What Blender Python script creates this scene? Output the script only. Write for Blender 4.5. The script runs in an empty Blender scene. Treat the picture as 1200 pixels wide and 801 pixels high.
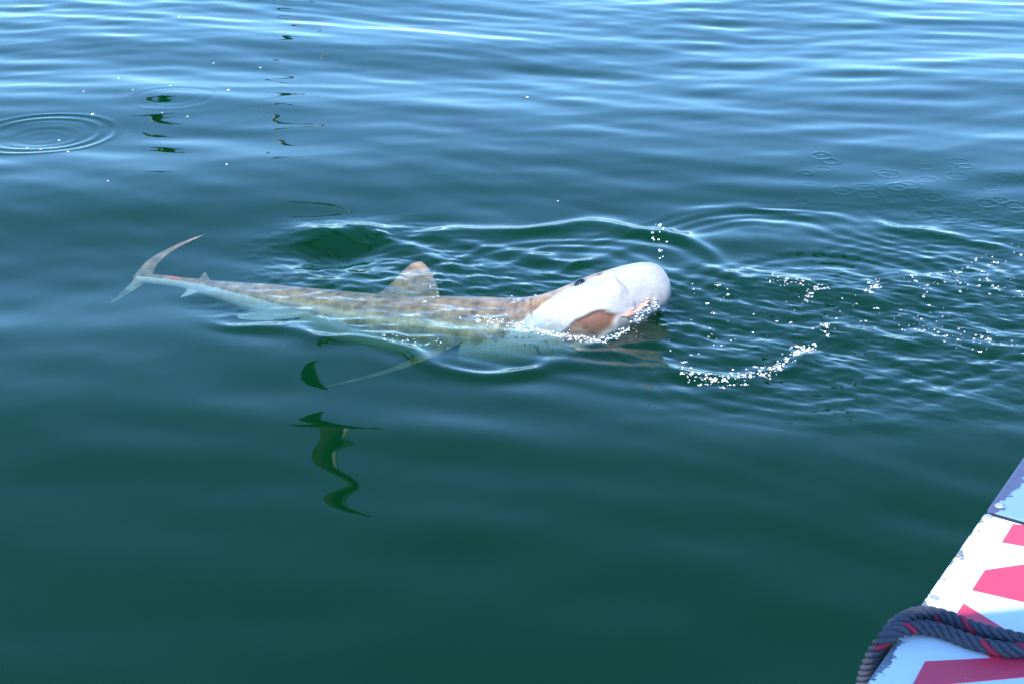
import bpy, bmesh, math, random
import numpy as np
from mathutils import Vector, Matrix

random.seed(7)
rng = np.random.default_rng(11)
R = math.radians
scene = bpy.context.scene
C = scene.collection

# ------------------------------------------------------------------ camera
CAM_H = 3.2
PITCH = 24.0            # degrees below the horizon
HFOV = 40.0
cam_d = bpy.data.cameras.new('camera')
cam = bpy.data.objects.new('camera', cam_d)
C.objects.link(cam)
cam.location = (0, 0, CAM_H)
cam.rotation_euler = (R(90 - PITCH), 0, 0)
cam_d.sensor_width = 36
cam_d.lens = 18 / math.tan(R(HFOV / 2))
cam_d.clip_end = 3000
cam_d.clip_start = 0.05
scene.camera = cam

# ------------------------------------------------------------------ light
SUN_EL, SUN_AZ = 46.0, 214.0       # azimuth clockwise from +Y: behind the camera, to the left
to_sun = Vector((math.sin(R(SUN_AZ)) * math.cos(R(SUN_EL)),
                 math.cos(R(SUN_AZ)) * math.cos(R(SUN_EL)), math.sin(R(SUN_EL))))
world = bpy.data.worlds.new('World')
scene.world = world
world.use_nodes = True
wn = world.node_tree.nodes
wl = world.node_tree.links
wn.clear()
sky = wn.new('ShaderNodeTexSky')
sky.sky_type = 'NISHITA'
sky.sun_disc = False
sky.sun_elevation = R(SUN_EL)
sky.sun_rotation = R(SUN_AZ)
sky.air_density = 0.9
sky.dust_density = 0.0
sky.ozone_density = 6.0
bg = wn.new('ShaderNodeBackground')
bg.inputs['Strength'].default_value = 0.15
wo = wn.new('ShaderNodeOutputWorld')
tint = wn.new('ShaderNodeMix')          # a deep clear blue sky
tint.data_type = 'RGBA'
tint.blend_type = 'MULTIPLY'
tint.inputs[0].default_value = 1.0
tint.inputs[7].default_value = (0.74, 0.91, 1.02, 1)
wl.new(sky.outputs[0], tint.inputs[6])
wl.new(tint.outputs[2], bg.inputs[0])
wl.new(bg.outputs[0], wo.inputs[0])

sun_d = bpy.data.lights.new('sun', 'SUN')
sun_d.energy = 2.0
sun_d.angle = R(0.5)
sun_d.color = (1.0, 0.95, 0.88)
sun = bpy.data.objects.new('sun', sun_d)
C.objects.link(sun)
sun.location = (5, -8, 12)
sun.rotation_euler = (-to_sun).to_track_quat('-Z', 'Y').to_euler()

scene.view_settings.view_transform = 'Standard'
scene.view_settings.look = 'None'
scene.view_settings.exposure = 1.85
scene.view_settings.gamma = 1.0
scene.view_settings.use_curve_mapping = False
scene.render.engine = 'CYCLES'
cy = scene.cycles
cy.use_denoising = True
try:
    cy.denoiser = 'OPENIMAGEDENOISE'
except Exception:
    pass
cy.max_bounces = 8
cy.transparent_max_bounces = 12
cy.volume_bounces = 2
cy.sample_clamp_indirect = 6.0
cy.caustics_reflective = False
cy.caustics_refractive = False

# ------------------------------------------------------------------ helpers
F_PX = 600 / math.tan(R(HFOV / 2))
_cp, _sp = math.cos(R(PITCH)), math.sin(R(PITCH))


def ray(x, y):
    dx, dy = (x - 600) / F_PX, (400.5 - y) / F_PX
    return Vector((dx, _cp + dy * _sp, -_sp + dy * _cp))


def at(x, y, z=0.0):
    """the place on the level z that the photograph shows at pixel x, y"""
    d = ray(x, y)
    t = (z - CAM_H) / d.z
    return Vector((0, 0, CAM_H)) + d * t


def smooth(e0, e1, x):
    t = np.clip((x - e0) / (e1 - e0), 0, 1)
    return t * t * (3 - 2 * t)


def tag(o, label=None, cat=None, group=None, kind=None):
    if label: o['label'] = label
    if cat: o['category'] = cat
    if group: o['group'] = group
    if kind: o['kind'] = kind
    return o


def empty(name, loc=(0, 0, 0)):
    o = bpy.data.objects.new(name, None)
    o.location = loc
    o.empty_display_size = 0.1
    C.objects.link(o)
    return o


def mesh_obj(name, verts, faces, mat, parent=None, shade=True):
    me = bpy.data.meshes.new(name)
    me.from_pydata([tuple(v) for v in verts], [], [tuple(f) for f in faces])
    if shade:
        me.polygons.foreach_set('use_smooth', [True] * len(me.polygons))
    me.materials.append(mat)
    me.update()
    o = bpy.data.objects.new(name, me)
    C.objects.link(o)
    if parent:
        o.parent = parent
        o.matrix_parent_inverse = Matrix.Translation(-parent.location)
    return o


def bm_obj(name, bm, mat, parent=None, shade=False):
    me = bpy.data.meshes.new(name)
    bm.to_mesh(me)
    bm.free()
    if shade:
        me.polygons.foreach_set('use_smooth', [True] * len(me.polygons))
    me.materials.append(mat)
    o = bpy.data.objects.new(name, me)
    C.objects.link(o)
    if parent:
        o.parent = parent
        o.matrix_parent_inverse = Matrix.Translation(-parent.location)
    return o


class NT:
    def __init__(self, name):
        self.m = bpy.data.materials.new(name)
        self.m.use_nodes = True
        self.t = self.m.node_tree
        self.t.nodes.clear()
        self.out = self.n('ShaderNodeOutputMaterial')

    def n(self, typ, **kw):
        nd = self.t.nodes.new(typ)
        for k, v in kw.items():
            if k.startswith('i_'):
                key = k[2:]
                key = int(key) if key.isdigit() else key.replace('_', ' ')
                nd.inputs[key].default_value = v
            else:
                setattr(nd, k, v)
        return nd

    def l(self, a, b):
        self.t.links.new(a, b)

    def mix(self, fac, a, b):
        nd = self.n('ShaderNodeMix', data_type='RGBA')
        for sock, v in ((nd.inputs[0], fac), (nd.inputs[6], a), (nd.inputs[7], b)):
            if hasattr(v, 'is_linked'):
                self.l(v, sock)
            else:
                sock.default_value = v if not isinstance(v, tuple) else (*v, 1)[:4]
        return nd.outputs[2]

    def math(self, op, a, b=None):
        nd = self.n('ShaderNodeMath', operation=op)
        for i, v in enumerate((a, b)):
            if v is None: continue
            if hasattr(v, 'is_linked'): self.l(v, nd.inputs[i])
            else: nd.inputs[i].default_value = v
        return nd.outputs[0]

    def noise(self, scale, detail=4, rough=0.55, vec=None):
        nd = self.n('ShaderNodeTexNoise', i_Scale=scale, i_Detail=detail, i_Roughness=rough)
        if vec is not None: self.l(vec, nd.inputs['Vector'])
        return nd.outputs['Fac']

    def ramp(self, fac, p0, p1, c0=(0, 0, 0), c1=(1, 1, 1)):
        nd = self.n('ShaderNodeValToRGB')
        nd.color_ramp.elements[0].position = p0
        nd.color_ramp.elements[1].position = p1
        nd.color_ramp.elements[0].color = (*c0, 1)
        nd.color_ramp.elements[1].color = (*c1, 1)
        self.l(fac, nd.inputs[0])
        return nd.outputs[0]

    def attr(self, name):
        return self.n('ShaderNodeAttribute', attribute_name=name).outputs['Fac']

    def pos(self):
        return self.n('ShaderNodeTexCoord').outputs['Object']


def plain(name, col, rough=0.5, var=0.15, scale=30, bump=0.0, spec=0.5):
    t = NT(name)
    p = t.n('ShaderNodeBsdfPrincipled')
    nz = t.noise(scale, vec=t.pos())
    lo = tuple(c * (1 - var) for c in col)
    hi = tuple(min(1, c * (1 + var)) for c in col)
    t.l(t.mix(nz, lo, hi), p.inputs['Base Color'])
    p.inputs['Roughness'].default_value = rough
    p.inputs['Specular IOR Level'].default_value = spec
    if bump:
        b = t.n('ShaderNodeBump', i_Strength=bump, i_Distance=0.005)
        t.l(nz, b.inputs['Height'])
        t.l(b.outputs[0], p.inputs['Normal'])
    t.l(p.outputs[0], t.out.inputs[0])
    return t.m


# ------------------------------------------------------------------ water
def water_material():
    t = NT('sea_water')
    gl = t.n('ShaderNodeBsdfGlossy', i_Roughness=0.012)
    tr = t.n('ShaderNodeBsdfTransparent')
    fr = t.n('ShaderNodeFresnel', i_IOR=1.34)
    geo = t.n('ShaderNodeNewGeometry')
    fac = t.math('MULTIPLY', fr.outputs[0], t.math('SUBTRACT', 1.0, geo.outputs['Backfacing']))
    ms = t.n('ShaderNodeMixShader')
    t.l(fac, ms.inputs[0])
    t.l(tr.outputs[0], ms.inputs[1])
    t.l(gl.outputs[0], ms.inputs[2])
    t.l(ms.outputs[0], t.out.inputs['Surface'])
    sc = t.n('ShaderNodeVolumeScatter', i_Density=0.22, i_Anisotropy=0.0)
    sc.inputs['Color'].default_value = (0.02, 0.62, 0.16, 1)
    ab = t.n('ShaderNodeVolumeAbsorption', i_Density=2.5)
    ab.inputs['Color'].default_value = (0.10, 0.48, 0.42, 1)
    ad = t.n('ShaderNodeAddShader')
    t.l(sc.outputs[0], ad.inputs[0])
    t.l(ab.outputs[0], ad.inputs[1])
    t.l(ad.outputs[0], t.out.inputs['Volume'])
    return t.m


def axis(segs, grow, end):
    """segs: (start, stop, step) runs, then geometric growth out to +-end"""
    pts = []
    for a, b, s in segs:
        n = max(1, int(round((b - a) / s)))
        pts += list(np.linspace(a, b, n, endpoint=False))
    pts.append(segs[-1][1])
    lo, hi = [], []
    s = segs[0][2]; v = pts[0]
    while v > -end:
        s *= grow; v -= s; lo.append(max(v, -end))
    s = segs[-1][2]; v = pts[-1]
    while v < end:
        s *= grow; v += s; hi.append(min(v, end))
    return np.array(lo[::-1] + pts + hi)


def seg_dist(X, Y, P):
    """distance to a polyline and position along it (0..1)"""
    best = np.full(X.shape, 1e9); along = np.zeros(X.shape); side = np.zeros(X.shape)
    n = len(P) - 1
    for i in range(n):
        ax, ay = P[i]; bx, by = P[i + 1]
        dx, dy = bx - ax, by - ay
        t = np.clip(((X - ax) * dx + (Y - ay) * dy) / (dx * dx + dy * dy), 0, 1)
        ex, ey = X - ax - t * dx, Y - ay - t * dy
        d = np.hypot(ex, ey)
        m = d < best
        best[m] = d[m]; along[m] = ((i + t) / n)[m]
        side[m] = np.sign(dx * ey - dy * ex)[m]
    return best, along, side


def curve_pts(px, n=10):
    """smooth line on the water through the pixels given"""
    P = [np.array(at(*p).xy) for p in px]
    P = [2 * P[0] - P[1]] + P + [2 * P[-1] - P[-2]]
    out = []
    for i in range(1, len(P) - 2):
        for k in range(n):
            u = k / n
            out.append(0.5 * ((2 * P[i]) + (P[i + 1] - P[i - 1]) * u + (2 * P[i - 1] - 5 * P[i] + 4 * P[i + 1] - P[i + 2]) * u * u
                              + (-P[i - 1] + 3 * P[i] - 3 * P[i + 1] + P[i + 2]) * u ** 3))
    out.append(P[-2])
    return out


def sines(X, Y, n, lmin, lmax, slope, dirc, spread, rg):
    """a sum of n wave trains; slope = rms slope of the whole"""
    Z = np.zeros_like(X)
    each = slope * math.sqrt(2.0 / n)
    for _ in range(n):
        lam = math.exp(rg.uniform(math.log(lmin), math.log(lmax)))
        a = dirc + rg.normal(0, spread)
        k = 2 * math.pi / lam
        Z += (each / k) * np.sin(k * (X * math.cos(a) + Y * math.sin(a)) + rg.uniform(0, 6.283))
    return Z


WAVE_SEED = 5


def px_mask(X, Y, cx, cy, rx, ry, soft=0.5):
    c = at(cx, cy)
    ax = abs(at(cx + rx, cy).x - c.x)
    ay = abs(at(cx, cy - ry).y - at(cx, cy + ry).y) / 2
    q = np.hypot((X - c.x) / ax, (Y - c.y) / ay)
    return 1 - smooth(1 - soft, 1 + soft, q)


def water_height(X, Y):
    rg = np.random.default_rng(WAVE_SEED)
    # slow bending of the crests so that no train runs dead straight
    wx = 0.35 * np.sin(0.31 * X + 0.7 * Y + 1.0) + 0.18 * np.sin(0.9 * X - 0.5 * Y)
    wy = 0.30 * np.sin(0.43 * X + 1.1) + 0.16 * np.sin(0.8 * X + 0.35 * Y + 2.0) + 0.05 * X
    A, B = X + wx, Y + wy
    amp = 0.75 + 0.35 * np.sin(0.33 * X + 0.21 * Y) * np.sin(0.27 * Y - 0.4 * X + 1.3)
    Z = sines(A, B, 16, 1.8, 5.5, 0.034, R(97), 0.30, rg)
    Z += amp * sines(A, B, 40, 0.38, 1.3, 0.048, R(84), 0.36, rg)
    Z += amp * sines(A, B, 26, 0.22, 0.5, 0.014, R(80), 0.40, rg)
    fade = (smooth(3.5, 8.5, Y) * 0.55 + 0.45) * (1 - 0.35 * smooth(9.5, 16, Y))
    Z *= fade
    # lazy ring where a bird has lifted off
    def ring(px, py, rad, wid, h, n=1, gap=0.0):
        c = at(px, py)
        r = np.hypot(X - c.x, Y - c.y)
        z = np.zeros_like(X)
        for i in range(n):
            rr = rad - i * gap
            z += h * (1 - 0.25 * i) * (np.exp(-((r - rr) / wid) ** 2) - 0.55 * np.exp(-((r - rr + 1.7 * wid) / (1.3 * wid)) ** 2))
        return z
    Z += ring(50, 157, 0.60, 0.032, 0.0042, 2, 0.13)
    Z += ring(50, 160, 0.30, 0.05, 0.0018, 2, 0.13)
    Z += ring(205, 115, 0.42, 0.05, 0.0012, 3, 0.13)
    # ridges of the shark's wake
    rw_ = np.random.default_rng(77)
    WX = X + sines(X, Y, 14, 0.25, 1.1, 0.30, 0.0, 2.0, rw_)
    WY = Y + sines(X, Y, 14, 0.25, 1.1, 0.30, 0.0, 2.0, rw_)
    def ridge(px, h, w, taper=0.18, lean=0.0):
        d, u, s = seg_dist(WX, WY, curve_pts(px))
        tp = smooth(0, taper, u) * (1 - smooth(1 - taper, 1, u))
        ww = w * (1 + lean * s)
        tp = tp * (0.8 + 0.35 * np.sin(5.1 * X + 3 * Y + 40 * w) * np.sin(2.3 * X - 4 * Y + 9 * h))
        return 0.85 * h * tp * (np.exp(-(d / ww) ** 2) - 0.35 * np.exp(-(d / (2.6 * ww)) ** 2))
    Z += ridge([(395, 262), (440, 272), (480, 290), (530, 308), (600, 322)], 0.030, 0.10)
    Z += ridge([(330, 262), (380, 272), (425, 285), (455, 300)], 0.012, 0.09)
    Z += ridge([(470, 280), (520, 272), (620, 268), (700, 262), (770, 272), (830, 295), (885, 335)], 0.042, 0.11)
    Z += ridge([(530, 280), (590, 295), (650, 306), (700, 312)], 0.026, 0.09)
    Z += ridge([(640, 330), (700, 298), (770, 292), (840, 318), (880, 350)], 0.02, 0.08)
    Z += ridge([(225, 366), (300, 384), (380, 396), (440, 403), (500, 426), (570, 438), (650, 430), (740, 416)], 0.026, 0.075)
    Z += ridge([(330, 372), (400, 382), (460, 392), (540, 396)], 0.012, 0.05)
    Z += ridge([(740, 425), (800, 440), (860, 446), (915, 432), (965, 396)], 0.025, 0.06)
    Z += ridge([(940, 250), (1040, 262), (1130, 280), (1200, 300)], 0.018, 0.10)
    Z += ridge([(800, 250), (880, 242), (960, 252), (1030, 275)], 0.018, 0.09)
    # the hollow with a steep green face behind the tail
    c = at(392, 292)
    Z -= 0.075 * np.exp(-((X - c.x) / 0.26) ** 2 - ((Y - c.y) / 0.22) ** 2)
    c = at(402, 272)
    Z += 0.045 * np.exp(-((X - c.x) / 0.34) ** 2 - ((Y - c.y) / 0.20) ** 2)
    # ripples running out from the thrashing
    for (px, py, r0, r1, lam, h) in ((930, 345, 0.35, 1.9, 0.17, 0.0016), (700, 360, 0.55, 1.5, 0.20, 0.0024), (1130, 330, 0.3, 1.6, 0.15, 0.0010)):
        c = at(px, py)
        r = np.hypot(X - c.x, (Y - c.y) * 0.9) + 0.09 * np.sin(3 * X + 2 * Y) + 0.07 * np.sin(5 * Y - 2 * X) + 0.6 * (WX - X)
        Z += h * np.sin(2 * math.pi * r / lam) * smooth(r0 * 0.5, r0, r) * (1 - smooth(r1 * 0.6, r1, r))
    # churned water
    m = np.clip(px_mask(X, Y, 1010, 385, 260, 85) + 0.5 * px_mask(X, Y, 1180, 300, 150, 70), 0, 1)
    rt = np.random.default_rng(21)
    Z += m * sines(A, B, 40, 0.13, 0.5, 0.062, R(90), 0.8, rt)
    Z += m * sines(A, B, 40, 0.05, 0.13, 0.085, R(90), 0.9, rt)
    m2 = np.clip(px_mask(X, Y, 560, 350, 190, 50) + 0.8 * px_mask(X, Y, 730, 385, 90, 45) + 0.6 * px_mask(X, Y, 380, 345, 130, 35) + 0.7 * px_mask(X, Y, 430, 288, 120, 34), 0, 1)
    Z += m2 * sines(A, B, 36, 0.09, 0.32, 0.095, R(100), 0.7, rt)
    Z += m2 * sines(A, B, 24, 0.05, 0.10, 0.075, R(90), 1.2, rt)
    # small rings of falling drops
    rd = np.random.default_rng(3)
    for _ in range(30):
        px = rd.uniform(940, 1200); py = 165 + (px - 940) * 0.12 + rd.uniform(0, 72)
        Z += ring(px, py, rd.uniform(0.03, 0.10), 0.012, rd.uniform(0.0010, 0.0025))
    return Z


def build_water():
    xs = axis([(-6.5, -3.7, 0.035), (-3.7, 3.9, 0.0145), (3.9, 6.5, 0.035)], 1.28, 700.0)
    ys = axis([(3.2, 4.6, 0.025), (4.6, 12.4, 0.0145), (12.4, 20.5, 0.032)], 1.28, 700.0)
    nx, ny = len(xs), len(ys)
    X, Y = np.meshgrid(xs, ys)
    step = np.maximum(np.gradient(xs)[None, :], np.gradient(ys)[:, None])
    Z = water_height(X, Y) * (1 - smooth(0.08, 0.35, step))
    co = np.stack([X, Y, Z], -1).reshape(-1, 3)
    bot = np.array([[-700, -700, -14], [700, -700, -14], [700, 700, -14], [-700, 700, -14]], float)
    n0 = nx * ny
    co = np.concatenate([co, bot])
    i = np.arange(nx - 1)[None, :] + nx * np.arange(ny - 1)[:, None]
    quads = np.stack([i, i + 1, i + 1 + nx, i + nx], -1).reshape(-1, 4)
    b = n0
    extra = [list(range(nx - 1, -1, -1)) + [b, b + 1],
             [nx * r + nx - 1 for r in range(ny - 1, -1, -1)] + [b + 1, b + 2],
             [nx * (ny - 1) + k for k in range(nx)] + [b + 2, b + 3],
             [nx * r for r in range(ny)] + [b + 3, b],
             [b + 3, b + 2, b + 1, b]]
    loops = np.concatenate([quads.ravel()] + [np.array(e) for e in extra]).astype(np.int32)
    sizes = np.concatenate([np.full(len(quads), 4), [len(e) for e in extra]]).astype(np.int32)
    starts = np.concatenate([[0], np.cumsum(sizes)[:-1]]).astype(np.int32)
    me = bpy.data.meshes.new('water')
    me.vertices.add(len(co)); me.vertices.foreach_set('co', co.ravel())
    me.loops.add(len(loops)); me.loops.foreach_set('vertex_index', loops)
    me.polygons.add(len(sizes)); me.polygons.foreach_set('loop_start', starts)
    sm = np.ones(len(sizes), bool); sm[-5:] = False
    me.update(calc_edges=True)
    me.polygons.foreach_set('use_smooth', sm)
    me.validate()
    me.materials.append(water_material())
    o = bpy.data.objects.new('water', me)
    C.objects.link(o)
    return tag(o, 'calm blue green sea water rippled around the shark', 'water', kind='structure')


build_water()

# ------------------------------------------------------------------ shark
def shark_material():
    t = NT('shark_skin')
    p = t.n('ShaderNodeBsdfPrincipled')
    co = t.pos()
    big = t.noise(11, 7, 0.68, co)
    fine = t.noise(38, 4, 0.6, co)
    back = t.mix(t.ramp(big, 0.36, 0.66), (0.12, 0.070, 0.038), (0.46, 0.285, 0.14))  # skin mottling, with caustic dapples of sunlight painted into its light blotches
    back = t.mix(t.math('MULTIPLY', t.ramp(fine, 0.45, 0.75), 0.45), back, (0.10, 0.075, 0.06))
    belly = t.mix(t.ramp(fine, 0.3, 0.8), (0.44, 0.425, 0.41), (0.32, 0.30, 0.285))
    edge = t.math('ADD', t.attr('belly'), t.math('MULTIPLY', t.math('SUBTRACT', big, 0.5), 1.0))
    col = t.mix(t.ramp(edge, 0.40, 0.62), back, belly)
    mouthc = t.mix(fine, (0.17, 0.080, 0.055), (0.25, 0.125, 0.088))
    col = t.mix(t.attr('mouth'), col, mouthc)
    col = t.mix(t.attr('dark'), col, (0.05, 0.045, 0.045))
    col = t.mix(t.attr('scar'), col, (0.72, 0.16, 0.11))
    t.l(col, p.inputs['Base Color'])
    p.inputs['Roughness'].default_value = 0.32
    p.inputs['Subsurface Weight'].default_value = 0.0
    b = t.n('ShaderNodeBump', i_Strength=0.25, i_Distance=0.004)
    t.l(fine, b.inputs['Height'])
    t.l(b.outputs[0], p.inputs['Normal'])
    t.l(p.outputs[0], t.out.inputs[0])
    return t.m


# spine from tail to snout: pixel, pixel, depth; roll about the spine
SPINE = [(163, 326, -0.18, 72), (210, 331, -0.17, 70), (260, 341, -0.17, 68), (310, 352, -0.185, 63), (360, 362, -0.21, 59),
         (420, 374, -0.24, 58), (480, 383, -0.255, 60), (540, 388, -0.25, 64), (595, 390, -0.225, 73), (640, 385, -0.165, 85),
         (680, 372, -0.07, 93), (715, 356, 0.03, 97), (748, 341, 0.11, 98), (785, 329, 0.18, 99)]


class Spine:
    def __init__(self):
        P = [np.array(at(a, b, c)) for a, b, c, _ in SPINE]
        ro = [s[3] for s in SPINE]
        P = [2 * P[0] - P[1]] + P + [2 * P[-1] - P[-2]]
        ro = [ro[0]] + ro + [ro[-1]]
        pts, rl = [], []
        for i in range(1, len(P) - 2):
            for k in range(24):
                u = k / 24
                w = (-.5 * u + u * u - .5 * u ** 3, 1 - 2.5 * u * u + 1.5 * u ** 3, .5 * u + 2 * u * u - 1.5 * u ** 3, -.5 * u * u + .5 * u ** 3)
                pts.append(sum(w[j] * P[i - 1 + j] for j in range(4)))
                rl.append(ro[i] * (1 - u) + ro[i + 1] * u)
        pts.append(P[-2]); rl.append(ro[-2])
        self.p = np.array(pts); self.r = np.array(rl)
        s = np.concatenate([[0], np.cumsum(np.linalg.norm(np.diff(self.p, axis=0), axis=1))])
        self.L = s[-1]
        self.d = self.L - s                       # distance from the snout
        tn = np.gradient(self.p, axis=0)
        for _ in range(12):
            tn[1:-1] = (tn[:-2] + tn[1:-1] * 2 + tn[2:]) / 4
        self.t = tn / np.linalg.norm(tn, axis=1)[:, None]

    def frame(self, d):
        """centre, forward, right, dorsal at a distance d behind the snout (beyond the ends it runs on straight)"""
        dd, f = self.d[::-1], lambda a: np.stack([np.interp(d, dd, a[::-1, j]) for j in range(3)], -1)
        c, t = f(self.p), f(self.t)
        t = t / np.linalg.norm(t)
        over = max(0, d - self.L)
        c = c - t * over
        ro = R(np.interp(d, dd, self.r[::-1]))
        z = np.array([0, 0, 1.0]); z = z - t * z.dot(t); z /= np.linalg.norm(z)
        r0 = np.cross(t, z)
        return c, t, math.cos(ro) * r0 + math.sin(ro) * z, math.cos(ro) * z - math.sin(ro) * r0


SP = Spine()
RW = np.array([(0, 0), (.006, .042), (.02, .084), (.045, .116), (.08, .139), (.13, .156), (.2, .170), (.3, .188), (.45, .207), (.6, .208),
               (.9, .205), (1.2, .210), (1.5, .200), (1.8, .178), (2.1, .155), (2.4, .130), (2.7, .100), (2.95, .066), (3.3, .035)])
RH = np.array([(0, 0), (.006, .03), (.02, .056), (.045, .078), (.08, .097), (.13, .114), (.2, .135), (.3, .16), (.45, .185), (.6, .195),
               (.9, .215), (1.2, .23), (1.5, .215), (1.8, .19), (2.1, .165), (2.4, .132), (2.7, .100), (2.95, .066), (3.3, .035)])


def shark_surface(d, th):
    """local radii and marks of the skin at distance d and angle th (0 right, 90 back, -90 belly)"""
    rw, rh = np.interp(d, RW[:, 0], RW[:, 1]), np.interp(d, RH[:, 0], RH[:, 1])
    return rw, rh


def build_shark():
    L = SP.L
    dd = np.concatenate([np.array([0.0, .003, .007, .012, .018, .025, .033, .042]), np.linspace(0.052, 0.85, 105), np.linspace(0.865, L, 120)])
    NT_ = 168
    th = np.linspace(0, 2 * np.pi, NT_, endpoint=False)
    verts, belly, mouth, dark, scar = [], [], [], [], []
    for d in dd:
        c, t, rt, up = SP.frame(d)
        rw, rh = shark_surface(d, th)
        cs, sn = np.cos(th), np.sin(th)
        # fuller lower flank, flatter underside of the snout
        x = rw * cs
        y = rh * sn * np.where(sn < 0, 1 - 0.10 * (1 - smooth(.1, .5, d)), 1.0)
        v = x
        under = smooth(0.05, 0.45, -sn)
        # mouth: arch of the upper jaw in front, lower jaw behind
        W = 0.125
        q = np.clip(np.abs(v) / W, 0, 1.3)
        front = .285 + .33 * q ** 2.2
        rear = .555 + .085 * q ** 2
        el = np.hypot((d - .505) / .155, (v + .035) / .078) + .09 * np.sin(31 * d + 40 * v) * np.sin(55 * v - 23 * d + 1)
        inside = (1 - smooth(.78, 1.12, el)) * under
        rim = np.exp(-((el - 1.12) / .16) ** 2) * under
        jaw = 0.0
        # nostril furrow on the right and on the left
        nose = np.zeros_like(th)
        for s in (1, -1):
            u = s * v
            line = .235 + .035 * smooth(.03, .16, u) + .004 * np.sin(u * 45)
            nose = np.maximum(nose, np.exp(-((d - line) / .0085) ** 2) * smooth(.015, .05, u) * (1 - smooth(.150, .168, u)) * smooth(-.25, .1, -sn + .2))
        nose_lip = np.exp(-((d - .285) / .022) ** 2) * smooth(.02, .08, np.abs(v)) * under
        # cheek swelling over the jaw hinge, gill slits behind
        ck = np.exp(-((d - .55) / .16) ** 2) * np.exp(-((np.abs(v) - .15) / .05) ** 2) * under
        gill = np.zeros_like(th)
        for k in range(5):
            g0 = .83 + .055 * k
            gill = np.maximum(gill, np.exp(-((d - g0 - .03 * sn) / .007) ** 2) * (1 - smooth(.45, .62, np.abs(sn + .1))))
        # the eye socket
        eye = np.zeros_like(th)
        for a in (R(-10), R(190)):
            da = np.angle(np.exp(1j * (th - a))) * rw
            eye = np.maximum(eye, np.exp(-((d - EYE_D) / .042) ** 2 - (da / .030) ** 2))
        hollow = np.exp(-((d - .36) / .06) ** 2) * np.exp(-((np.abs(np.arctan2(sn, np.abs(cs)) + R(24))) / R(16)) ** 2)
        rad = np.hypot(x, y) + 1e-9
        disp = -.013 * inside + .004 * rim + .012 * jaw - .010 * nose + .010 * nose_lip + .012 * ck - .010 * gill - .010 * eye - .024 * hollow
        k = np.clip((rad + disp) / rad, .2, 1.6)
        pts = c + np.outer(x * k, rt) + np.outer(y * k, up)
        verts.append(pts)
        lim = np.interp(d, [0, .15, .4, .7, 1.0, 1.6, 2.2, 3.2], [.35, .12, -.12, -.40, -.85, -.88, -.68, -.45])
        belly.append(smooth(-.22, .22, lim - sn))
        mouth.append(np.clip(inside * 1.25, 0, 1))
        dark.append(np.clip(.30 * nose ** 2 + .55 * gill + 1.0 * eye ** 1.2, 0, 1))
        sc = np.exp(-((d - (L - .27)) / .05) ** 2 - ((np.angle(np.exp(1j * (th - R(20))))) / .55) ** 2)
        scar.append(np.clip(1.5 * sc, 0, 1))
    n = len(dd)
    V = np.concatenate(verts)
    faces = []
    for i in range(1, n - 1):
        for j in range(NT_):
            a = i * NT_ + j; b = i * NT_ + (j + 1) % NT_
            faces.append((a, b, b + NT_, a + NT_))
    # close the snout with a fan
    V = np.concatenate([V, [SP.frame(0)[0]]])
    tip = len(V) - 1
    for j in range(NT_):
        faces.append((tip, NT_ + (j + 1) % NT_, NT_ + j))
    A = {'belly': list(np.concatenate(belly)) + [0.9], 'mouth': list(np.concatenate(mouth)) + [0], 'dark': list(np.concatenate(dark)) + [0],
         'scar': list(np.concatenate(scar)) + [0]}
    V = V.tolist()

    # fins: blades lofted from root to tip, rooted inside the body
    def fin(root_d, chord, tip_d, tip_chord, base, tipv, thick, bell, nseg=22, rows=16, lead_curve=0.0, droop=None):
        """base/tipv: (right, dorsal) places of root and tip in body space; chord runs backwards from root_d"""
        start = len(V)
        M = 2 * nseg
        for r in range(rows + 1):
            u = r / rows
            ld = root_d + (tip_d - root_d) * (u ** 1.15) + lead_curve * math.sin(math.pi * u)
            ch0 = chord + (tip_chord - chord) * (u ** 0.75)
            ch = ch0 * max(0.12, math.sqrt(1 - u ** 6))            # rounded tip
            ld += (ch0 - ch) * 0.35
            px_ = [base[i] + (tipv[i] - base[i]) * u for i in range(2)]
            if droop:
                px_ = [px_[i] + droop[i] * u * u for i in range(2)]
            dirv = np.array([tipv[0] - base[0], tipv[1] - base[1]]); dirv = dirv / np.linalg.norm(dirv)
            nrm = np.array([-dirv[1], dirv[0]])
            tk = thick * (1 - 0.85 * u)
            for j in range(M):
                ph = 2 * math.pi * j / M
                s = 0.5 - 0.5 * math.cos(ph)                      # 0 at the leading edge
                prof = math.sin(ph) * (0.35 + 0.65 * (1 - s)) * tk
                dpos = ld + ch * s
                c, t, rt, up = SP.frame(dpos)
                p = c + rt * (px_[0] + nrm[0] * prof) + up * (px_[1] + nrm[1] * prof)
                V.append(p.tolist())
                A['belly'].append(bell(u, s, math.sin(ph)))
                for key in ('mouth', 'dark', 'scar'):
                    A[key].append(0.0)
        for r in range(rows):
            for j in range(M):
                a = start + r * M + j; b = start + r * M + (j + 1) % M
                faces.append((a, b, b + M, a + M))
        last = start + rows * M
        faces.append(tuple(range(last, last + M)))

    grey = lambda u, s, q: 0.0
    # first dorsal
    fin(1.52, 0.54, 1.72, 0.16, (0, .14), (-.05, .55), .026, grey, lead_curve=-0.02)
    # second dorsal and anal fin
    fin(L - .52, .12, L - .43, .02, (0, .05), (0, .13), .010, grey)
    fin(L - .50, .11, L - .41, .02, (0, -.04), (0, -.13), .010, lambda u, s, q: 1.0)
    # pelvic fins
    fin(2.28, .28, 2.62, .13, (.05, -.06), (.13, -.27), .014, lambda u, s, q: 0.9)
    fin(2.30, .22, 2.48, .06, (-.05, -.06), (-.20, -.17), .014, lambda u, s, q: 0.9)
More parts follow.
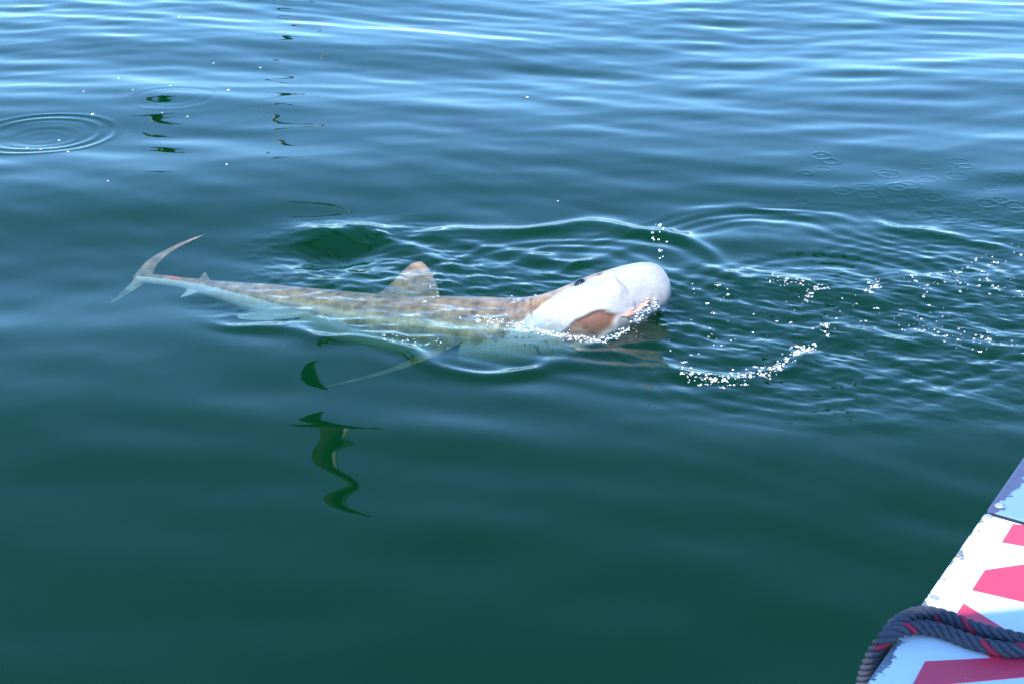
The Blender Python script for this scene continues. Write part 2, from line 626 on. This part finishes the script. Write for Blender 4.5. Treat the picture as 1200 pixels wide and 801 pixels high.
    # pectorals: the right one trails back along the surface, the left one hangs below
    fin(1.25, .20, 1.98, .02, (.10, -.14), (.24, -.66), .016, lambda u, s, q: 0.1, lead_curve=-0.06)
    fin(1.02, .30, 1.50, .05, (-.16, -.10), (-.70, .05), .026, lambda u, s, q: 0.25, lead_curve=-0.05)
    # tail: tall upper lobe, shorter lower lobe
    fin(L - .10, .15, L - .20, .04, (0, .0), (-.05, .55), .018, grey, lead_curve=0.10)
    fin(L - .08, .12, L + .10, .03, (0, .0), (-.05, -.22), .016, lambda u, s, q: 0.45)

    root = empty('shark', tuple(SP.frame(1.2)[0]))
    me_o = mesh_obj('body', V, faces, shark_material(), root)
    for key, vals in A.items():
        at_ = me_o.data.attributes.new(key, 'FLOAT', 'POINT')
        at_.data.foreach_set('value', np.array(vals, np.float32))
    bm = bmesh.new(); bm.from_mesh(me_o.data)
    bmesh.ops.recalc_face_normals(bm, faces=bm.faces)
    bm.to_mesh(me_o.data); bm.free()
    tag(root, 'large brown and white shark rolled sideways with its snout out of the water', 'shark')
    return root


EYE_D = 0.47


def shark_point(d, thdeg, out=0.0):
    c, t, rt, up = SP.frame(d)
    rw, rh = float(np.interp(d, RW[:, 0], RW[:, 1])), float(np.interp(d, RH[:, 0], RH[:, 1]))
    th = R(thdeg)
    v = rt * math.cos(th) * rw + up * math.sin(th) * rh
    nrm = rt * math.cos(th) / rw + up * math.sin(th) / rh
    nrm /= np.linalg.norm(nrm)
    return Vector(c + v + nrm * out), Vector(nrm), Vector(t)


def shark_details(root):
    m_eye = plain('eye_black', (0.012, 0.013, 0.018), 0.06, 0.1)
    for a in (-10, 190):
        p, nrm, t = shark_point(EYE_D, a, -0.008)
        bm = bmesh.new()
        bmesh.ops.create_uvsphere(bm, u_segments=24, v_segments=14, radius=0.032)
        side = nrm.cross(t).normalized()
        mt = Matrix((t, side, nrm)).transposed().to_4x4()
        bmesh.ops.scale(bm, vec=(1.15, 1.0, 0.75), verts=bm.verts)
        bmesh.ops.transform(bm, matrix=Matrix.Translation(p) @ mt, verts=bm.verts)
        bm_obj('eye', bm, m_eye, root, True)
    # gum along the front of the upper jaw, lumpy and raw, and the teeth in it
    m_gum = plain('gum_flesh', (0.72, 0.30, 0.22), 0.22, 0.35, 60, 0.6)
    m_tooth = plain('tooth_ivory', (0.82, 0.79, 0.70), 0.25, 0.08)
    W = 0.125
    line = []
    for k in range(41):
        v = -.052 - .02 * math.sin(math.pi * k / 40)
        d = .335 - .20 * k / 40
        rw = float(np.interp(d, RW[:, 0], RW[:, 1]))
        th = -math.degrees(math.acos(v / rw))
        line.append(shark_point(d, th, -0.004))
    bm = bmesh.new()
    ringsv = []
    rg = random.Random(4)
    for k, (p, nrm, t) in enumerate(line):
        a = line[min(k + 1, 40)][0] - line[max(k - 1, 0)][0]
        a.normalize()
        b = nrm.cross(a).normalized()
        r = 0.004 + 0.017 * math.exp(-((k - 9) / 4.5) ** 2) + 0.012 * math.exp(-((k - 28) / 5) ** 2) + 0.004 * rg.random()
        ringsv.append([bm.verts.new(p + (nrm * math.cos(q) + b * math.sin(q)) * r) for q in [2 * math.pi * j / 10 for j in range(10)]])
    for k in range(40):
        for j in range(10):
            bm.faces.new((ringsv[k][j], ringsv[k][(j + 1) % 10], ringsv[k + 1][(j + 1) % 10], ringsv[k + 1][j]))
    bm.faces.new(ringsv[0][::-1]); bm.faces.new(ringsv[-1])
    bm_obj('gum', bm, m_gum, root, True)
    for k in range(5, 37, 4):
        p, nrm, t = line[k]
        a = (line[k + 1][0] - line[k - 1][0]).normalized()
        h = 0.016 * (0.5 + 0.5 * math.sin(math.pi * k / 40))
        bm = bmesh.new()
        back = (-t * 0.75 + nrm * 0.65).normalized()
        nn = back.cross(a).normalized()
        q = p + nrm * 0.012
        vs = [bm.verts.new(q + a * .006), bm.verts.new(q - a * .006), bm.verts.new(q + nn * .004), bm.verts.new(q - nn * .004), bm.verts.new(q + back * h)]
        for f in ((0, 2, 4), (2, 1, 4), (1, 3, 4), (3, 0, 4), (0, 3, 1, 2)):
            bm.faces.new([vs[i] for i in f])
        bm_obj('tooth', bm, m_tooth, root)


shark = build_shark()
shark_details(shark)

# ------------------------------------------------------------------ boat
DECK_Z = 2.08


def dk(x, y, z=DECK_Z):
    return at(x, y, z)


E0, E1 = dk(1013, 803), dk(1200, 534)
e_dir = (E1 - E0); e_dir.z = 0; e_dir.normalize()
n_in = Vector((e_dir.y, -e_dir.x, 0))          # into the boat


def paint_material(name, col, chip=(0.16, 0.17, 0.22), amount=1.0, thr=0.9):
    t = NT(name)
    p = t.n('ShaderNodeBsdfPrincipled')
    co = t.pos()
    nz = t.noise(9, 3, 0.5, co)
    base = t.mix(nz, tuple(c * .93 for c in col), col)
    scuff = t.ramp(t.noise(60, 6, 0.7, co), 0.62, 0.74)
    base = t.mix(t.math('MULTIPLY', scuff, 0.14), base, (0.35, 0.36, 0.36))
    # flaked paint: a strip along the outer edge with a ragged border
    edge = t.attr('edge')                                   # metres from the outer edge
    n1 = t.noise(55, 6, 0.7, co)
    n2 = t.noise(7, 2, 0.5, co)
    lim = t.math('MULTIPLY', t.math('SUBTRACT', t.math('ADD', n1, t.math('MULTIPLY', n2, 1.0)), thr), 0.15 * amount)
    flake = t.math('LESS_THAN', edge, lim)
    base = t.mix(flake, base, t.mix(t.noise(120, 3, .6, co), chip, tuple(c * 2.4 for c in chip)))
    t.l(base, p.inputs['Base Color'])
    p.inputs['Roughness'].default_value = 0.42
    b = t.n('ShaderNodeBump', i_Strength=0.5, i_Distance=0.0012)
    t.l(t.math('SUBTRACT', 1.0, flake), b.inputs['Height'])
    t.l(b.outputs[0], p.inputs['Normal'])
    t.l(p.outputs[0], t.out.inputs[0])
    return t.m


def slab(name, a, b, width, top, thick, mat, parent, inset=0.0, cuts=1):
    """a plank along the boat's edge, from a to b metres along, width metres inwards"""
    bm = bmesh.new()
    o = Vector((E0.x, E0.y, 0))
    vs = []
    for z in (top - thick, top):
        for (s, w) in ((a, inset), (b, inset), (b, width), (a, width)):
            q = o + e_dir * s + n_in * w
            vs.append(bm.verts.new((q.x, q.y, z)))
    for f in ((3, 2, 1, 0), (4, 5, 6, 7), (0, 1, 5, 4), (1, 2, 6, 5), (2, 3, 7, 6), (3, 0, 4, 7)):
        bm.faces.new([vs[i] for i in f])
    bmesh.ops.recalc_face_normals(bm, faces=bm.faces)
    bmesh.ops.bevel(bm, geom=list(bm.edges), offset=0.003, segments=2, affect='EDGES', profile=0.6)
    ob = bm_obj(name, bm, mat, parent)
    at_ = ob.data.attributes.new('edge', 'FLOAT', 'POINT')
    at_.data.foreach_set('value', [(v.co - o).dot(n_in) - inset for v in ob.data.vertices])
    return ob


def along(p):
    return (Vector((p.x, p.y, 0)) - Vector((E0.x, E0.y, 0))).dot(e_dir)


def build_boat():
    boat = empty('boat', (E0.x + n_in.x, E0.y + n_in.y, 0))
    tag(boat, 'white boat with red lettering and flaking edge paint beside the water', 'boat')
    m_white = paint_material('boat_white', (0.83, 0.83, 0.82), (0.10, 0.10, 0.11), 0.45, 0.94)
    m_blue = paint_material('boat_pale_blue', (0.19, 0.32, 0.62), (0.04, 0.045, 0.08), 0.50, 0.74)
    m_hull = plain('boat_hull_paint', (0.62, 0.70, 0.68), 0.4, 0.06, 12)
    m_gap = plain('seam_rubber', (0.02, 0.02, 0.025), 0.7)
    m_metal = plain('screw_metal', (0.30, 0.31, 0.33), 0.35, 0.2, 90)
    m_red = NT('letter_red')
    p = m_red.n('ShaderNodeBsdfPrincipled')
    co = m_red.pos()
    c0 = m_red.mix(m_red.noise(14, 4, .6, co), (0.80, 0.035, 0.075), (0.88, 0.055, 0.10))
    c0 = m_red.mix(m_red.math('MULTIPLY', m_red.ramp(m_red.noise(70, 5, .7, co), .66, .74), .35), c0, (0.8, 0.45, 0.45))
    m_red.l(c0, p.inputs['Base Color'])
    p.inputs['Roughness'].default_value = 0.4
    m_red.l(p.outputs[0], m_red.out.inputs[0])
    m_red = m_red.m
    seam = along(dk(1163, 601))
    o = Vector((E0.x, E0.y, 0))
    # hull: side plating down into the water, bluff ends
    slab('hull', -3.2, 4.5, 2.6, DECK_Z - 0.022, DECK_Z - 0.022 + 0.55, m_hull, boat, inset=0.004)
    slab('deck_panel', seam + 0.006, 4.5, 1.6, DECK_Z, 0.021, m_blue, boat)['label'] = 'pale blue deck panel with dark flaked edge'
    slab('deck_panel', -0.9, seam - 0.006, 1.6, DECK_Z, 0.021, m_white, boat)['label'] = 'white deck panel with red letter shapes'
    slab('deck_panel', -3.2, -0.912, 1.6, DECK_Z, 0.021, m_white, boat)
    slab('seam_strip', seam - 0.005, seam + 0.005, 1.6, DECK_Z - 0.001, 0.0195, m_gap, boat, inset=0.006)
    # screws with slotted domed heads
    for (px, py) in ((1171, 592), (1158, 605), (1095, 700)):
        c = dk(px, py)
        bm = bmesh.new()
        prof = [(0.0075, 0.0), (0.0071, 0.0012), (0.0052, 0.0026), (0.0025, 0.0031), (0.0016, 0.0031), (0.0012, 0.0018)]
        rows = [[bm.verts.new((c.x + r * math.cos(a), c.y + r * math.sin(a), DECK_Z - 0.0005 + z)) for a in [2 * math.pi * k / 20 for k in range(20)]] for r, z in prof]
        for i in range(len(rows) - 1):
            for k in range(20):
                bm.faces.new((rows[i][k], rows[i][(k + 1) % 20], rows[i + 1][(k + 1) % 20], rows[i + 1][k]))
        bm.faces.new(rows[-1]); bm.faces.new(rows[0][::-1])
        bm_obj('screw', bm, m_metal, boat, True)
    # red lettering, cut by the picture's edge: flat film on the paint
    polys = [[(1187, 614), (1174, 635), (1290, 655), (1300, 625)],
             [(1154, 668), (1139, 691), (1300, 728), (1310, 645)],
             [(1129, 707), (1187, 743), (1300, 768), (1300, 782), (1200, 793), (1068, 805), (1084, 775), (1162, 771), (1127, 748), (1114, 730)]]
    for P in polys:
        pts = [dk(x, y) for x, y in P]
        bm = bmesh.new()
        lo = [bm.verts.new((q.x, q.y, DECK_Z - 0.001)) for q in pts]
        hi = [bm.verts.new((q.x, q.y, DECK_Z + 0.0012)) for q in pts]
        n = len(pts)
        bm.faces.new(hi); bm.faces.new(lo[::-1])
        for i in range(n):
            bm.faces.new((lo[i], lo[(i + 1) % n], hi[(i + 1) % n], hi[i]))
        bmesh.ops.recalc_face_normals(bm, faces=bm.faces)
        bm_obj('letter', bm, m_red, boat)
    # unseen slab on posts, added above the deck so its front edge shades the panel
    zc = 3.75
    k = (zc - DECK_Z) / to_sun.z
    A, B = dk(1040, 744), dk(1200, 729)
    off = Vector((to_sun.x, to_sun.y, 0)) * k
    d = (B - A).normalized()
    A = A - d * 0.02 + off; B = B + d * 1.3 + off
    bk = -e_dir * 2.2
    bm = bmesh.new()
    vs = [bm.verts.new((q.x, q.y, z)) for z in (zc, zc + 0.07) for q in (A, B, B + bk, A + bk)]
    for f in ((3, 2, 1, 0), (4, 5, 6, 7), (0, 1, 5, 4), (1, 2, 6, 5), (2, 3, 7, 6), (3, 0, 4, 7)):
        bm.faces.new([vs[i] for i in f])
    bmesh.ops.recalc_face_normals(bm, faces=bm.faces)
    bmesh.ops.bevel(bm, geom=list(bm.edges), offset=0.02, segments=3, affect='EDGES')
    bm_obj('shade_slab', bm, m_hull, boat)
    for q in (A + bk * .93 + d * .12, B + bk * .93 - d * .12):
        bm = bmesh.new()
        bmesh.ops.create_cone(bm, cap_ends=True, segments=20, radius1=.03, radius2=.026, depth=zc - DECK_Z + .04,
                              matrix=Matrix.Translation((q.x, q.y, (zc + DECK_Z) / 2)))
        bm_obj('slab_post', bm, m_metal, boat, True)
    return boat


build_boat()


def rope_material():
    t = NT('rope_fibre')
    p = t.n('ShaderNodeBsdfPrincipled')
    co = t.pos()
    base = t.mix(t.noise(160, 3, .6, co), (0.022, 0.024, 0.036), (0.085, 0.088, 0.115))
    col = t.mix(t.attr('red'), base, (0.38, 0.015, 0.045))
    t.l(col, p.inputs['Base Color'])
    p.inputs['Roughness'].default_value = 0.75
    w = t.n('ShaderNodeTexWave', i_Scale=170.0, i_Distortion=2.0)
    t.l(co, w.inputs['Vector'])
    b = t.n('ShaderNodeBump', i_Strength=0.6, i_Distance=0.001)
    t.l(w.outputs['Fac'], b.inputs['Height'])
    t.l(b.outputs[0], p.inputs['Normal'])
    t.l(p.outputs[0], t.out.inputs[0])
    return t.m


def spline3(P, n):
    P = [Vector(p) for p in P]
    P = [2 * P[0] - P[1]] + P + [2 * P[-1] - P[-2]]
    out = []
    for i in range(1, len(P) - 2):
        for k in range(n):
            u = k / n
            out.append(0.5 * ((2 * P[i]) + (P[i + 1] - P[i - 1]) * u + (2 * P[i - 1] - 5 * P[i] + 4 * P[i + 1] - P[i + 2]) * u * u
                              + (-P[i - 1] + 3 * P[i] - 3 * P[i + 1] + P[i + 2]) * u ** 3))
    out.append(P[-2])
    return out


def build_rope():
    rz = DECK_Z + 0.0105
    runs = [[(1004, 850, 1.92), (1010, 808, 1.98), (1020, 775, 2.04), (1040, 745, rz - .002), (1068, 735, rz + .002), (1100, 738, rz), (1140, 752, rz), (1175, 760, rz), (1215, 763, rz), (1300, 775, rz)],
            [(1016, 850, 1.92), (1020, 808, 1.98), (1031, 765, 2.04), (1046, 735, rz + .004), (1074, 719, rz + .004), (1106, 722, rz), (1143, 736, rz), (1178, 745, rz + .004), (1215, 753, rz + .004), (1300, 764, rz)]]
    root = empty('rope', tuple(dk(1100, 735)))
    tag(root, 'doubled dark blue rope with red flecks lying over the white boat edge', 'rope')
    mat = rope_material()
    for r_i, P in enumerate(runs):
        pts = spline3([at(x, y, z) for x, y, z in P], 90)
        # even spacing
        s = [0.0]
        for i in range(1, len(pts)): s.append(s[-1] + (pts[i] - pts[i - 1]).length)
        V, Fc, red = [], [], []
        prev = Vector((0, 0, 1))
        fr = []
        for i, p in enumerate(pts):
            t = (pts[min(i + 1, len(pts) - 1)] - pts[max(i - 1, 0)]).normalized()
            u = (prev - t * prev.dot(t)).normalized(); prev = u
            fr.append((p, u, t.cross(u)))
        NP, K = 4, 8
        for ply in range(NP):
            st = len(V)
            for i, (p, u, w) in enumerate(fr):
                a = 2 * math.pi * (s[i] / 0.052 + ply / NP)
                c = p + (u * math.cos(a) + w * math.sin(a)) * 0.0056
                fl = 1.0 if (ply == 0 and math.sin(s[i] * 42 + r_i * 2) > 0.25) else 0.0
                for j in range(K):
                    b = 2 * math.pi * j / K
                    V.append(c + (u * math.cos(b) + w * math.sin(b)) * 0.0052)
                    red.append(fl)
            for i in range(len(fr) - 1):
                for j in range(K):
                    q = st + i * K + j; q2 = st + i * K + (j + 1) % K
                    Fc.append((q, q2, q2 + K, q + K))
            Fc.append(tuple(st + j for j in range(K))[::-1])
            Fc.append(tuple(st + (len(fr) - 1) * K + j for j in range(K)))
        o = mesh_obj('strand', V, Fc, mat, root)
        at_ = o.data.attributes.new('red', 'FLOAT', 'POINT')
        at_.data.foreach_set('value', red)


build_rope()

# ------------------------------------------------------------------ gulls overhead, seen in the water
def build_gull(loc, heading, bank, flap, label):
    """dark young gull in flight, wingspan about 1.25 m; each one modelled in its own wing pose"""
    root = empty('gull', loc)
    m_dark = plain('gull_dark_feather', (0.055, 0.05, 0.045), 0.7, 0.4, 25)
    m_pale = plain('gull_pale_feather', (0.80, 0.79, 0.76), 0.7, 0.1, 25)
    m_beak = plain('gull_beak', (0.35, 0.25, 0.08), 0.4)
    Mx = Matrix.Translation(loc) @ Matrix.Rotation(heading, 4, 'Z') @ Matrix.Rotation(bank, 4, 'X')
    def lathe(prof, K=16):
        V, Fc = [], []
        for (x, r, z) in prof:
            for j in range(K):
                a = 2 * math.pi * j / K
                V.append(Mx @ Vector((x, r * math.cos(a), z + r * 0.9 * math.sin(a))))
        for i in range(len(prof) - 1):
            for j in range(K):
                a = i * K + j; b = i * K + (j + 1) % K
                Fc.append((a, b, b + K, a + K))
        Fc.append(tuple(range(K))[::-1]); Fc.append(tuple(range((len(prof) - 1) * K, len(prof) * K)))
        return V, Fc
    mesh_obj('body', *lathe([(-.22, .01, .02), (-.17, .04, .01), (-.08, .068, 0), (.02, .078, 0), (.11, .07, .005), (.18, .052, .02), (.23, .043, .03), (.27, .043, .035), (.30, .034, .033), (.32, .015, .03)]), m_dark, root)
    mesh_obj('beak', *lathe([(.315, .014, .03), (.345, .011, .028), (.365, .008, .022), (.372, .002, .014)], 8), m_beak, root)
    # tail fan
    V, Fc = [], []
    for z in (.006, -.006):
        V += [Mx @ Vector(p) for p in ((-.16, .03, .01 + z), (-.16, -.03, .01 + z), (-.33, -.085, .005 + z), (-.35, 0, .005 + z), (-.33, .085, .005 + z))]
    Fc = [(0, 1, 2, 3, 4), (9, 8, 7, 6, 5), (0, 5, 6, 1), (1, 6, 7, 2), (2, 7, 8, 3), (3, 8, 9, 4), (4, 9, 5, 0)]
    mesh_obj('tail', V, Fc, m_pale, root, False)
    # wings: (span, leading x, chord, lift)
    st = [(.05, .12, .20, .02), (.18, .15, .20, .05 + .05 * flap), (.32, .17, .18, .09 + .12 * flap), (.42, .13, .16, .09 + .14 * flap), (.54, .05, .12, .06 + .15 * flap), (.64, -.06, .05, .02 + .16 * flap), (.66, -.10, .012, .01 + .16 * flap)]
    for sgn in (1, -1):
        for nm, f0, f1, mt in (('wing', 0.0, .80, m_dark), ('wing_edge', .78, 1.0, m_pale)):
            V, Fc = [], []
            for (sp, lx, ch, zz) in st:
                for f, th in ((f0, 0), ((f0 + f1) / 2, 1), (f1, 0), ((f0 + f1) / 2, -1)):
                    V.append(Mx @ Vector((lx - ch * f, sgn * sp, zz + th * .009 - .02 * f)))
            for i in range(len(st) - 1):
                for j in range(4):
                    a = i * 4 + j; b = i * 4 + (j + 1) % 4
                    Fc.append((a, b, b + 4, a + 4))
            Fc.append((0, 1, 2, 3)); Fc.append(tuple((len(st) - 1) * 4 + j for j in (3, 2, 1, 0)))
            mesh_obj(nm, V, Fc, mt, root)
    tag(root, label, 'gull', 'gulls gliding above the shark')


def mirror_point(px, py, dist):
    """a place in the air whose mirror image lies at this pixel of flat water"""
    w = at(px, py)
    d = ray(px, py).normalized()
    d.z = -d.z
    return w + d * dist


for (px, py, dist, hd, bk, fl, where) in (
        (392, 515, 4.6, R(200), R(35), 1.2, "below the shark's side fin"), (392, 285, 6.0, R(120), R(-20), 0.6, "in the hollow beyond the shark's back"),
        (182, 165, 9.0, R(20), R(10), 0.5, 'beside the spreading ripple ring'), (330, 140, 8.5, R(75), R(30), 1.0, 'between the ripple ring and the shark'),
        (336, 40, 10.0, R(250), R(-30), 0.3, 'far beyond the shark'), (975, 375, 4.5, R(310), R(25), 0.8, 'in the churned foamy water')):
    build_gull(tuple(mirror_point(px, py, dist)), hd, bk, fl, 'dark gull in flight mirrored ' + where)

# ------------------------------------------------------------------ spray, foam, floating bits
def drop_material():
    t = NT('foam_white')
    p = t.n('ShaderNodeBsdfPrincipled')
    p.inputs['Base Color'].default_value = (0.88, 0.89, 0.90, 1)
    p.inputs['Roughness'].default_value = 0.15
    nz = t.noise(200, 2, .5, t.pos())
    t.l(t.mix(nz, (0.78, 0.80, 0.82), (0.92, 0.92, 0.92)), p.inputs['Base Color'])
    t.l(p.outputs[0], t.out.inputs[0])
    return t.m


M_DROP = drop_material()
ICO = None


def blobs(name, items, label, cat):
    """items: (x, y, z, radius): rounded drops, slightly flattened where they float"""
    global ICO
    if ICO is None:
        bm = bmesh.new(); bmesh.ops.create_icosphere(bm, subdivisions=2, radius=1)
        bm.verts.ensure_lookup_table()
        ICO = (np.array([v.co[:] for v in bm.verts]), np.array([[v.index for v in f.verts] for f in bm.faces])); bm.free()
    V, Fc = [], []
    rg = np.random.default_rng(9)
    for (x, y, z, r) in items:
        sc = r * np.array([rg.uniform(.8, 1.5), rg.uniform(.8, 1.3), rg.uniform(.6, 1.0)])
        Fc.append(ICO[1] + len(V) * len(ICO[0]))
        V.append(ICO[0] * sc + np.array([x, y, z]))
    o = mesh_obj(name, np.concatenate(V), np.concatenate(Fc).tolist(), M_DROP)
    return tag(o, label, cat, kind='stuff')


def on_water(pts):
    X = np.array([p[0] for p in pts]); Y = np.array([p[1] for p in pts])
    return water_height(X, Y)


def line_drops(px, n, spread, rmin, rmax, rg):
    P = curve_pts(px, 12)
    out = []
    for _ in range(n):
        i = rg.random() * (len(P) - 1); k = int(i)
        q = P[k] * (1 - i + k) + P[k + 1] * (i - k)
        cx, cy = q[0] + rg.gauss(0, spread), q[1] + rg.gauss(0, spread * 1.3)
        big = rmin + (rmax - rmin) * rg.random() ** 2
        out.append((cx, cy, big))
        for _ in range(int(rg.random() ** 2 * 9)):
            out.append((cx + rg.gauss(0, big * 1.8), cy + rg.gauss(0, big * 1.8), big * rg.uniform(.25, .7)))
    return out


rg = random.Random(17)
fl = []
fl += line_drops([(803, 440), (835, 446), (865, 443), (893, 437), (915, 428)], 139, 0.030, 0.0014, 0.0068, rg)
fl += line_drops([(905, 432), (925, 418), (940, 408), (953, 402)], 64, 0.021, 0.0014, 0.0076, rg)
fl += line_drops([(955, 385), (968, 380), (965, 386), (972, 396)], 15, 0.017, 0.0014, 0.0076, rg)
fl += line_drops([(900, 335), (915, 331), (930, 334), (942, 330)], 37, 0.030, 0.0014, 0.0059, rg)
fl += line_drops([(942, 352), (946, 346), (955, 340), (970, 336)], 30, 0.019, 0.0014, 0.0068, rg)
fl += line_drops([(1012, 350), (1016, 344), (1025, 336), (1030, 322)], 30, 0.025, 0.0014, 0.0068, rg)
fl += line_drops([(1060, 338), (1090, 330), (1130, 322), (1160, 330), (1200, 345)], 64, 0.076, 0.0014, 0.0059, rg)
fl += line_drops([(1065, 380), (1110, 392), (1150, 398), (1195, 405)], 64, 0.060, 0.0014, 0.0059, rg)
fl += line_drops([(1130, 310), (1160, 300), (1195, 292)], 22, 0.060, 0.0014, 0.0076, rg)
fl += line_drops([(825, 338), (850, 345), (825, 368), (840, 395), (800, 400)], 23, 0.051, 0.0014, 0.0068, rg)
fl += line_drops([(800, 410), (900, 380), (1000, 370), (1100, 360)], 56, 0.136, 0.0014, 0.0051, rg)
fl += line_drops([(560, 372), (600, 378), (640, 386)], 64, 0.043, 0.0014, 0.0059, rg)
fl += line_drops([(600, 380), (640, 388), (680, 396), (715, 394), (750, 372), (780, 356)], 544, 0.019, 0.0008, 0.0047, rg)
fl += line_drops([(598, 352), (612, 350), (625, 350)], 11, 0.017, 0.0014, 0.0059, rg)
fl += line_drops([(505, 330), (515, 345), (500, 355)], 13, 0.025, 0.0014, 0.0051, rg)
fl += line_drops([(440, 395), (480, 400), (520, 405)], 27, 0.025, 0.0014, 0.0043, rg)
zz = on_water(fl)
blobs('foam_bubbles', [(p[0], p[1], float(z) + p[2] * .25, p[2]) for p, z in zip(fl, zz)], 'white foam bubbles floating on the churned water', 'foam')
# drops in the air above the snout and foam clinging to the jaw
dr = []
for _ in range(22):
    px, py = 772 + rg.gauss(0, 4), 262 + rg.random() * 42
    q = at(px, py + 75, 0.0)
    q = Vector((q.x, q.y, 0)) ; d = ray(px, py); tt = q.y / d.y
    w = Vector((0, 0, CAM_H)) + d * tt
    dr.append((w.x, w.y, w.z, .0025 + .004 * rg.random()))
for _ in range(150):
    v = rg.uniform(-.13, -.03); d0 = rg.uniform(.10, .30)
    rw = float(np.interp(d0, RW[:, 0], RW[:, 1]))
    p, nrm, t = shark_point(d0, -math.degrees(math.acos(max(-1, min(1, v / rw)))), .001)
    if rg.random() < smooth(-.02, -.10, np.array(v)):
        dr.append((p.x, p.y, p.z, .002 + .006 * rg.random() ** 2))
blobs('spray_drops', dr, 'white drops of spray falling from the snout', 'spray')

# pale flecks drifting on the calm water
fleck_src = None
m_fleck = plain('fleck_pale', (0.78, 0.74, 0.68), 0.6, 0.2, 80)
for (px, py, r) in ((109, 135, .018), (69, 163, .012), (80, 178, .012), (48, 175, .011), (32, 173, .01), (268, 106, .018), (200, 101, .011), (210, 20, .02),
                    (220, 137, .011), (266, 196, .011), (139, 91, .013), (98, 108, .01), (618, 113, .016), (127, 216, .008), (654, 233, .008), (305, 77, .012), (250, 72, .01),
                    (190, 133, .009), (156, 107, .009)):
    if fleck_src is None:
        bm = bmesh.new(); bmesh.ops.create_icosphere(bm, subdivisions=2, radius=1)
        for v in bm.verts:
            v.co *= 1 + .3 * math.sin(5 * v.co.x + 3 * v.co.y) * math.cos(4 * v.co.y)
            v.co.z *= .35
        o = bm_obj('floating_fleck', bm, m_fleck, None, True)
        fleck_src = o
    else:
        o = fleck_src.copy(); C.objects.link(o)
    p = at(px, py)
    z = float(water_height(np.array([p.x]), np.array([p.y]))[0])
    o.location = (p.x, p.y, z); o.scale = (r, r * .8, r); o.rotation_euler = (0, 0, rg.random() * 6)
    tag(o, 'tiny pale fleck drifting on the smooth water', 'fleck', 'pale flecks drifting on the calm water')
